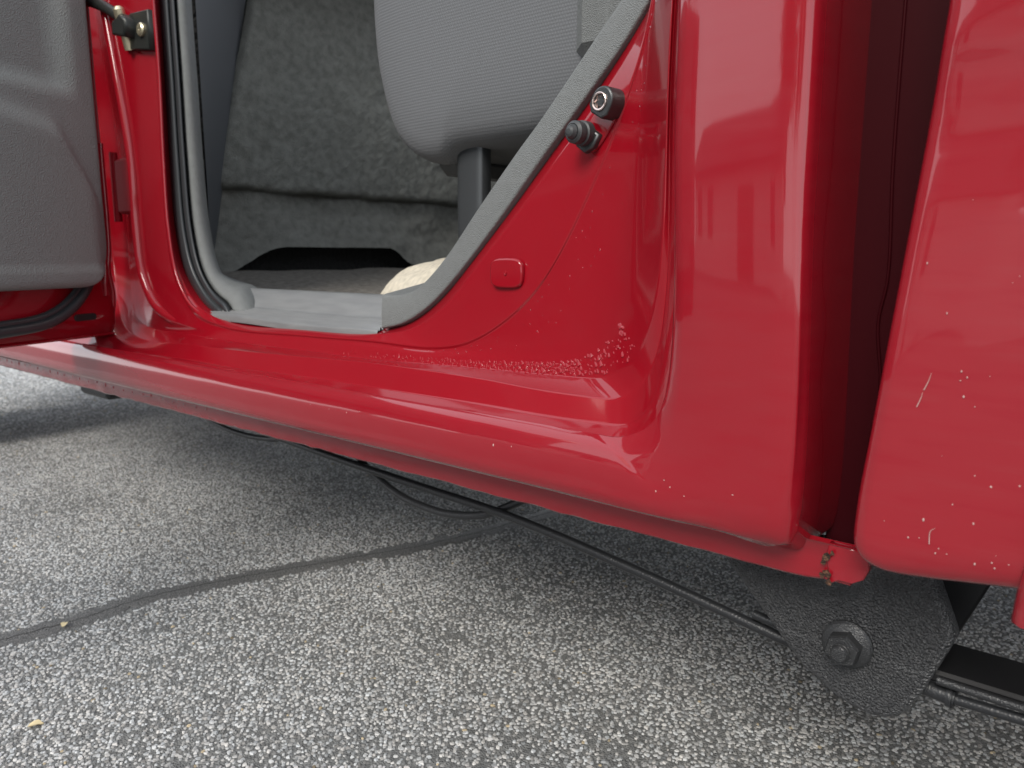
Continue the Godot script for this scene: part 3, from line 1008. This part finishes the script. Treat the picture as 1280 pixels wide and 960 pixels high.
func bed() -> void:
	var b := group_part("cargo_bed", truck)
	b.set_meta("label", "dusty red front corner of the cargo bed, scratched and chipped")
	var paint := make_paint(.11, 131, Vector3(.6, 5.0, .6), .18, .07, Color(.26, .0018, .011), .38)
	M.paint_bed = paint
	var dent := noise(137, 7.0, 2)
	# side: sections (x shift, z) up the side; rows along y
	var rows := []
	var secs := [[.4355, -.05], [.4335, -.022], [.4345, -.008], [.441, -.001], [.452, .002], [.48, .003], [.55, .003], [.63, .0015], [.70, .0], [.76, -.001], [.80, .001], [.83, .004], [.87, .006], [.93, .006], [1.0, .003], [1.08, -.004], [1.12, -.012], [1.13, -.03]]
	for s in secs:
		var r := PackedVector3Array()
		var y0: float = s[0]
		var x0 := lerpf(-.171, -.128, (y0 - .44) / .45)
		var corner := clampf((.468 - y0) / .034, 0, 1)
		x0 += .026 * (1 - sqrt(maxf(0, 1 - corner * corner)))
		var across := [[.03, -.3], [.012, -.07], [.002, -.03], [-.0008, -.014], [.001, -.006], [.005, -.0015], [.012, .0]]
		for k in range(2, 31):
			across.append([k * .01, .0])
		across.append_array([[.4, .0], [.5, .0], [.6, .0], [.75, .0], [.9, .0], [1.05, .0], [1.2, .0], [1.4, .0], [1.8, .0]])
		for q in across:
			var x: float = x0 + q[0]
			var y := y0 + (.012 * smoothstep(.0, .12, q[0]) if y0 < .46 else 0.0)
			if x > -.02:   # the wheel opening
				var w := clampf(1 - pow(absf(x - .45) / .46, 2.0), 0, 1)
				y = maxf(y, .44 + .36 * sqrt(w))
			r.append(Vector3(x, y, s[1] + q[1]))
		rows.append(r)
	var fine := []
	for k in rows[0].size():
		var col := []
		for r in rows:
			col.append(r[k])
		var dense := cr(col, 5)
		for i in dense.size():
			var p := dense[i]
			dense[i].z += (.0006 * dent.get_noise_2d(p.x, p.y) + .0004 * dent.get_noise_2d(p.x * 3.0, p.y * 5.0 + 50.0)) * smoothstep(.0, .03, p.x + .17)
		fine.append(dense)
	var side := obj("bed_side", skin(fine), paint, b)
	# flare round the wheel opening
	var fl := []
	for q in [[0.0, -.05], [-.004, -.01], [-.003, .008], [.002, .013], [.018, .015], [.032, .012], [.038, .005], [.039, -.004]]:
		var pts := []
		pts.append(Vector3(-.018 - q[0], .36, q[1] * .7 - .004))
		pts.append(Vector3(-.018 - q[0], .425, q[1]))
		for k in 13:
			var t := PI * (1.0 - k / 12.0)
			pts.append(Vector3(.45 + cos(t) * (.465 + q[0]), .46 + sin(t) * (.365 + q[0]), q[1]))
		pts.append(Vector3(.918 + q[0], .40, q[1]))
		var r := cr(pts.slice(1), 6)
		fl.append(r)
	obj("wheel_flare", skin(fl), paint, b)
	obj("front_wall", box_mesh(Vector3(-.13, .50, -1.58), Vector3(-.10, 1.12, -.06), .004), M.dull_gap_shade, b)
	obj("bed_floor", box_mesh(Vector3(-.13, .60, -1.58), Vector3(1.75, .63, -.03), .004), M.paint, b)
	obj("far_side", box_mesh(Vector3(-.13, .44, -1.64), Vector3(1.75, 1.12, -1.58), .01), M.paint, b)
	obj("tailgate", box_mesh(Vector3(1.72, .60, -1.58), Vector3(1.77, 1.10, -.03), .008), M.paint, b)

func underneath() -> void:
	var coat := mat(Color.WHITE, .36, .0, .55)
	coat.albedo_texture = noise_tex(noise(141, .02, 5), 512, [[0.0, lin(.050, .051, .054)], [.6, lin(.058, .059, .062)], [1.0, lin(.075, .075, .077)]])
	relief(coat, noise(142, .07, 3), 512, .6, Vector3(8, 8, 8))
	var blk := mat(lin(.012, .012, .013), .42)
	var cable := mat(lin(.02, .021, .023), .36)
	relief(cable, noise(145, .1, 3), 256, .05, Vector3(12, 12, 12))
	var iron := mat(lin(.036, .037, .039), .3, .3)
	relief(iron, noise(146, .15, 3), 256, .08, Vector3(16, 16, 16))
	# spring hanger
	var h := group_part("spring_hanger", truck)
	h.set_meta("label", "rough black steel spring hanger plate bolted below the cab corner")
	var ol := PackedVector2Array([Vector2(-.352, .408), Vector2(-.345, .392), Vector2(-.319, .361), Vector2(-.253, .291), Vector2(-.234, .271), Vector2(-.224, .268), Vector2(-.212, .259), Vector2(-.200, .253), Vector2(-.188, .249), Vector2(-.177, .247), Vector2(-.166, .247), Vector2(-.156, .249), Vector2(-.148, .2535), Vector2(-.141, .261), Vector2(-.129, .282), Vector2(-.108, .338), Vector2(-.1055, .345), Vector2(-.107, .351), Vector2(-.124, .393), Vector2(-.126, .408)])
	obj("plate", plate(ol, -.132, -.112, .006), coat, h)
	var tri := PackedVector2Array([Vector2(-.34, .47), Vector2(-.15, .30), Vector2(-.118, .308), Vector2(-.094, .37), Vector2(-.08, .47)])
	obj("plate", plate(tri, -.212, -.200, .003), blk, h)
	var at := Vector3(-.194, .313, -.112)
	var ax := Vector3.BACK
	obj("flange_washer", lathe([Vector2(.0235, -.001), Vector2(.0235, .003), Vector2(.0215, .005), Vector2(.0135, .0085), Vector2(.01, .0085)], at, ax, 28), iron, h)
	var st := begin()
	prism(6, .0165, .0155, at + ax * .005, ax, st, .3)
	obj("nut", done(st), iron, h)
	obj("bolt", lathe([Vector2(.0082, .012), Vector2(.0082, .020), Vector2(.0072, .0206), Vector2(.0082, .0214), Vector2(.0082, .0226), Vector2(.0072, .0232), Vector2(.0082, .024), Vector2(.0082, .0262), Vector2(.0068, .0282), Vector2(0, .0284)], at, ax, 20), iron, h)
	# leaf spring
	var ls := group_part("leaf_spring", truck)
	st = begin()
	bx(st, Vector3(-.20, .293, -.198), Vector3(1.05, .305, -.127), .003)
	obj("leaf", done(st), blk, ls)
	st = begin()
	bx(st, Vector3(-.03, .281, -.196), Vector3(.95, .291, -.129), .003)
	obj("leaf", done(st), blk, ls)
	st = begin()
	tube(cr([Vector3(-.118, .299, -.1225), Vector3(-.05, .2985, -.1215), Vector3(.1, .298, -.122), Vector3(.3, .297, -.122)], 6), .0042, 8, st)
	obj("edge_strip", done(st), iron, ls)
	# brake cable under the spring, with its ferrule
	var bc := group_part("brake_cable", truck)
	bc.set_meta("label", "black brake cable running beneath the spring")
	obj("sheath", tube(cr([Vector3(-.30, .297, -.145), Vector3(-.2, .289, -.138), Vector3(-.125, .283, -.13), Vector3(-.08, .2845, -.127), Vector3(-.02, .287, -.126), Vector3(.2, .30, -.13)], 8), .0052, 10), cable, bc)
	obj("ferrule", tube(PackedVector3Array([Vector3(-.15, .2855, -.132), Vector3(-.103, .2838, -.1285)]), .0078, 12), cable, bc)
	obj("collar", tube(PackedVector3Array([Vector3(-.110, .2838, -.129), Vector3(-.105, .2838, -.1287)]), .0098, 12), cable, bc)
	# long rod and the loop of cable that hang below the rocker
	var rod := obj("fuel_line", tube(cr([Vector3(-1.35, .36, -.155), Vector3(-.97, .341, -.15), Vector3(-.80, .334, -.15), Vector3(-.646, .327, -.15), Vector3(-.45, .304, -.15), Vector3(-.268, .277, -.15), Vector3(-.16, .262, -.15)], 10), .0064, 12), cable, truck)
	rod.set_meta("label", "thin black pipe running back under the rocker")
	obj("cable_loop", tube(cr([Vector3(-1.05, .42, -.17), Vector3(-.985, .345, -.165), Vector3(-.93, .322, -.16), Vector3(-.874, .308, -.155), Vector3(-.82, .303, -.153), Vector3(-.769, .304, -.152), Vector3(-.70, .318, -.155), Vector3(-.62, .36, -.17)], 8), .0062, 12), cable, truck)
	obj("cable_loop", tube(cr([Vector3(-1.75, .42, -.28), Vector3(-1.66, .318, -.255), Vector3(-1.58, .303, -.25), Vector3(-1.50, .297, -.25), Vector3(-1.42, .30, -.25), Vector3(-1.34, .315, -.25), Vector3(-1.25, .40, -.26)], 8), .006, 10), cable, truck)
	# cross-member seen below the front of the rocker
	var cm := group_part("cross_member", truck)
	obj("beam", box_mesh(Vector3(-2.33, .293, -1.2), Vector3(-2.15, .42, -.24), .008), blk, cm)
	obj("beam_end", box_mesh(Vector3(-2.60, .308, -.29), Vector3(-2.33, .40, -.25), .006), blk, cm)
	obj("bracket", box_mesh(Vector3(-2.52, .312, -.262), Vector3(-2.36, .345, -.24), .004), iron, cm)
	# frame and floor pan
	for z in [-.36, -1.26]:
		obj("frame_rail", box_mesh(Vector3(-3.9, .36, z - .08), Vector3(1.7, .49, z), .01), blk, truck)
	obj("floor_pan", box_mesh(Vector3(-2.4, .47, -1.58), Vector3(-.23, .495, -.06), .006), blk, truck)

func wheel(at: Vector3) -> void:
	var w := group_part("wheel", truck, at)
	var tyre := mat(lin(.022, .022, .023), .85)
	obj("tyre", lathe([Vector2(.21, -.09), Vector2(.29, -.11), Vector2(.335, -.1), Vector2(.345, -.07), Vector2(.345, .07), Vector2(.335, .1), Vector2(.29, .11), Vector2(.21, .09)], Vector3.ZERO, Vector3.BACK, 40), tyre, w)
	var steel := mat(lin(.4, .41, .42), .35, .9)
	obj("rim", lathe([Vector2(.21, -.09), Vector2(.2, -.06), Vector2(.19, .04), Vector2(.212, .088), Vector2(.205, .092), Vector2(.18, .05), Vector2(.09, .065), Vector2(.07, .085), Vector2(0, .085)], Vector3.ZERO, Vector3.BACK, 40), steel, w)

func far_parts() -> void:
	# what closes the truck beyond the picture: front fender, hood, roof, far side, wheels
	for z in [-.14, -1.52]:
		wheel(Vector3(-3.42, .345, z))
		wheel(Vector3(.45, .345, z))
	var rows := []
	for q in [[.505, -.018], [.55, -.004], [.75, .0], [.95, -.002], [1.12, -.02], [1.2, -.05], [1.24, -.11]]:
		var r := PackedVector3Array()
		for k in 41:
			var x := lerpf(-1.93, -3.98, k / 40.0)
			var w := clampf(1 - pow(absf(x + 3.42) / .46, 2.0), 0, 1)
			r.append(Vector3(x, maxf(q[0], .43 + .36 * sqrt(w)), q[1] - .06 * smoothstep(.8, 1, k / 40.0)))
		rows.append(r)
	obj("front_fender", skin(rows), M.paint_outer, truck)
	obj("hood", sheet(func(u: float, v: float): return Vector3(lerpf(-2.0, -4.0, u), 1.24 + .08 * (1 - u) - .05 * pow(u, 6.0) + .05 * sin(v * PI), lerpf(-.1, -1.54, v)), 16, 16), M.paint, truck)
	obj("far_fender", box_mesh(Vector3(-3.98, .72, -1.64), Vector3(-1.95, 1.24, -1.6), .01), M.paint, truck)
	obj("front_bumper", box_mesh(Vector3(-4.08, .52, -1.62), Vector3(-3.98, .72, -.04), .03), mat(lin(.5, .5, .52), .3, .9), truck)
	obj("grille", box_mesh(Vector3(-4.02, .72, -1.58), Vector3(-3.97, 1.2, -.08), .02), M.black, truck)
	obj("roof", sheet(func(u: float, v: float): return Vector3(lerpf(-1.35, -.3, u), 1.84 + .03 * sin(u * PI) + .02 * sin(v * PI), lerpf(-.2, -1.44, v)), 10, 10), M.paint, truck)
	obj("roof_lining", sheet(func(u: float, v: float): return Vector3(lerpf(-1.35, -.3, u), 1.81, lerpf(-.2, -1.44, v)), 4, 4), M.trim, truck)
	for z in [-.16, -1.5]:
		obj("windscreen_pillar", tube(cr([Vector3(-1.97, 1.28, z), Vector3(-1.62, 1.6, z * .96 - .02), Vector3(-1.35, 1.83, z * .94 - .04)], 5), .035, 10), M.paint, truck)
		obj("rear_pillar", tube(cr([Vector3(-.28, 1.25, z), Vector3(-.28, 1.55, z * .97 - .02), Vector3(-.3, 1.83, z * .94 - .04)], 5), .06, 10), M.paint, truck)
	obj("dashboard", box_mesh(Vector3(-1.98, 1.5, -1.5), Vector3(-1.74, 1.6, -.28), .05), M.black, truck)
	obj("far_door", box_mesh(Vector3(-1.95, .43, -1.66), Vector3(-.24, 1.25, -1.56), .02), M.paint, truck)
	obj("far_door_trim", box_mesh(Vector3(-1.99, .52, -1.56), Vector3(-.24, 1.25, -1.53), .02), M.trim, truck)

func bead(st: SurfaceTool, at: Vector3, up: Vector3, r: float, h: float) -> void:
	var x := up.cross(Vector3.RIGHT if absf(up.x) < .8 else Vector3.UP).normalized()
	var y := up.cross(x)
	var rows := []
	var sx := rng.randf_range(.55, 1.9)
	for lv in [[1.0, -.05], [.86, .5], [.5, .88], [.0, 1.0]]:
		var row := PackedVector3Array()
		for k in 9:
			var a := TAU * k / 9
			row.append(at + (x * cos(a) * sx + y * sin(a)) * r * lv[0] + up * h * lv[1])
		rows.append(row)
	skin(rows, true, st)

func marks() -> void:
	# drops of water left standing on the jamb's ledge
	var water := mat(Color(1, 1, 1, .02), .02)
	water.refraction_enabled = true
	water.refraction_scale = .033
	var st := begin()
	for k in 620:
		var c := int(clampf(rng.randfn(103.0, 12.0), 74, 124))
		var t := rng.randf()
		var p: Vector3 = smp[4][c].lerp(smp[5][c], .42 + .54 * t)
		p += (smp[5][c + 1] - smp[5][c]) * rng.randf()
		var r := rng.randf_range(.0005, .0016) if rng.randf() < .9 else rng.randf_range(.0016, .0026)
		bead(st, p, Vector3(0, .45, .9).normalized(), r * 1.4, r * .2)
	var grit := obj("sealer_grain", done(st), M.paint, truck)
	grit.set_meta("kind", "stuff")
	grit.set_meta("label", "pebbled red seam sealer along the sill ledge")
	st = begin()
	for k in 90:
		var c := rng.randi_range(88, 150)
		var p: Vector3 = smp[3][c].lerp(smp[4][c], rng.randf_range(.1, .9))
		var r := rng.randf_range(.0003, .0008)
		bead(st, p, Vector3(0, 0, 1), r, r * .6)
	var w := obj("water_drops", done(st), water, truck)
	w.set_meta("kind", "stuff")
	w.set_meta("label", "water drops standing on the red jamb")
	st = begin()
	for k in 26:
		bead(st, Vector3(-2.3 + k * .042 + rng.randf_range(-.006, .006), .414 + rng.randf_range(-.002, .002), -.0455), Vector3(0, 0, 1), .0032, .0014)
	var welds := obj("spot_welds", done(st), M.paint_outer, truck)
	welds.set_meta("kind", "stuff")
	welds.set_meta("label", "row of spot welds along the front of the rocker flange")
	# stone chips and scratches in the paint of the bed and the cab corner
	var chip := mat(lin(.44, .28, .26), .8)
	st = begin()
	for k in 70:
		var x := rng.randf_range(-.16, .0)
		var y := .460 + pow(rng.randf(), 1.7) * .40
		var z := .0036
		if y < .452:
			z = .0022
		elif y > .60:
			z = lerpf(.0034, .0016, clampf((y - .6) / .12, 0, 1))
		x += (y - .44) * .09
		if x > -.03 and y > .43 + .2 * (x + .04):
			x -= .04
		var x0 := lerpf(-.171, -.128, (y - .44) / .45)
		if x < x0 + .014 or y > .72:
			continue
		var r := rng.randf_range(.00025, .0007) if rng.randf() < .9 else rng.randf_range(.0006, .0009)
		bead(st, Vector3(x, y, z - .0004), Vector3(0, 0, 1), r, .0003)
	for k in 26:
		bead(st, Vector3(rng.randf_range(-.9, -.26), rng.randf_range(.452, .482), .0024), Vector3(0, 0, 1), rng.randf_range(.0004, .0010), .0004)
	var ch := obj("paint_chips", done(st), chip, truck)
	ch.set_meta("kind", "stuff")
	ch.set_meta("label", "small pale stone chips in the red paint")
	for q in [[Vector3(-.1285, .570, .0031), Vector3(-.1262, .577, .0031), Vector3(-.1255, .581, .0030)], [Vector3(-.1248, .583, .0031), Vector3(-.1222, .590, .0031), Vector3(-.1208, .596, .0030)], [Vector3(-.112, .468, .0032), Vector3(-.112, .478, .0032), Vector3(-.109, .481, .0032)]]:
		obj("scratch", tube(cr(q, 5), .0004, 6, null, .3), chip, truck)

func added_surroundings() -> void:
	# unseen, added to reflect in the paint: a low pale house and trees
	var siding := mat(lin(.62, .61, .57), .8)
	var h := Node3D.new()
	h.name = "house"
	add_child(h)
	h.position = Vector3(-7.0, 0, 15.0)
	tag(h, "unseen low pale house with a dark shingled roof, added for its reflection in the paint", "house")
	obj("wall", box_mesh(Vector3(-7, 0, 0), Vector3(5, 2.6, 7), .02), siding, h)
	var shingle := mat(lin(.045, .045, .05), .9)
	var st := begin()
	for q in [[Vector3(-7.5, 2.55, -.5), Vector3(5.5, 2.55, -.5), Vector3(5.5, 4.3, 3.5), Vector3(-7.5, 4.3, 3.5)], [Vector3(-7.5, 4.3, 3.5), Vector3(5.5, 4.3, 3.5), Vector3(5.5, 2.55, 7.5), Vector3(-7.5, 2.55, 7.5)]]:
		st.set_smooth_group(q[0].z < 0)
		for k in [0, 1, 2, 0, 2, 3]:
			st.add_vertex(q[k])
		for k in [0, 1, 2, 0, 2, 3]:
			st.add_vertex(q[k] - Vector3(0, .12, 0))
	obj("roof", done(st), shingle, h)
	var glass := mat(lin(.03, .035, .04), .05)
	for x in [-5.5, -2.8, 2.6]:
		obj("window", box_mesh(Vector3(x - .6, .95, -.04), Vector3(x + .6, 2.15, .02), .01), glass, h)
	obj("door", box_mesh(Vector3(-.5, .05, -.04), Vector3(.45, 2.1, .02), .01), mat(lin(.10, .06, .04), .5), h)
	var bark := mat(lin(.09, .075, .06), .95)
	var leaf := mat(lin(.05, .085, .03), .8)
	leaf.backlight_enabled = true
	leaf.backlight = Color(.15, .2, .06)
	var tree := Node3D.new()
	tree.name = "tree"
	obj("trunk", tube(cr([Vector3(0, 0, 0), Vector3(.1, 1.5, .05), Vector3(-.05, 3, 0), Vector3(.1, 5.5, .1)], 4), .22, 9, null, .3), bark, tree)
	st = begin()
	for k in 2600:
		var dir := Vector3(rng.randfn(), rng.randfn() * .8, rng.randfn()).normalized()
		var clump := Vector3(sin(k % 23 * 2.1), cos(k % 23 * 1.3) * .8, sin(k % 23 * 3.7)) * 1.5
		var p := Vector3(0, 5.2, 0) + clump + dir * rng.randf_range(.3, 1.25)
		var a := Vector3(rng.randfn(), rng.randfn(), rng.randfn()).normalized() * .17
		var b := a.cross(dir).normalized() * .11
		st.set_smooth_group(k + 1)
		for v in [p - a, p + b, p + a, p - a, p + a, p - b]:
			st.add_vertex(v)
	obj("crown", done(st), leaf, tree)
	var spots := [[-21.0, 17.0, 1.2, "tall leafy tree added unseen left of the house, for reflections"], [-3.0, 26.0, 1.5, "big leafy tree added unseen behind the pale house, for reflections"], [2.5, 18.0, 1.0, "round leafy tree added unseen at the end of the pale house, for reflections"], [9.0, 22.0, 1.35, "broad leafy tree added unseen apart from the house, for reflections"]]
	for k in spots.size():
		var t := tree if k == 0 else tree.duplicate()
		t.name = numbered("tree")
		add_child(t)
		t.position = Vector3(spots[k][0], 0, spots[k][1])
		t.rotation.y = k * 1.7
		t.scale = Vector3.ONE * float(spots[k][2])
		tag(t, spots[k][3], "tree", "unseen trees added round the lot")
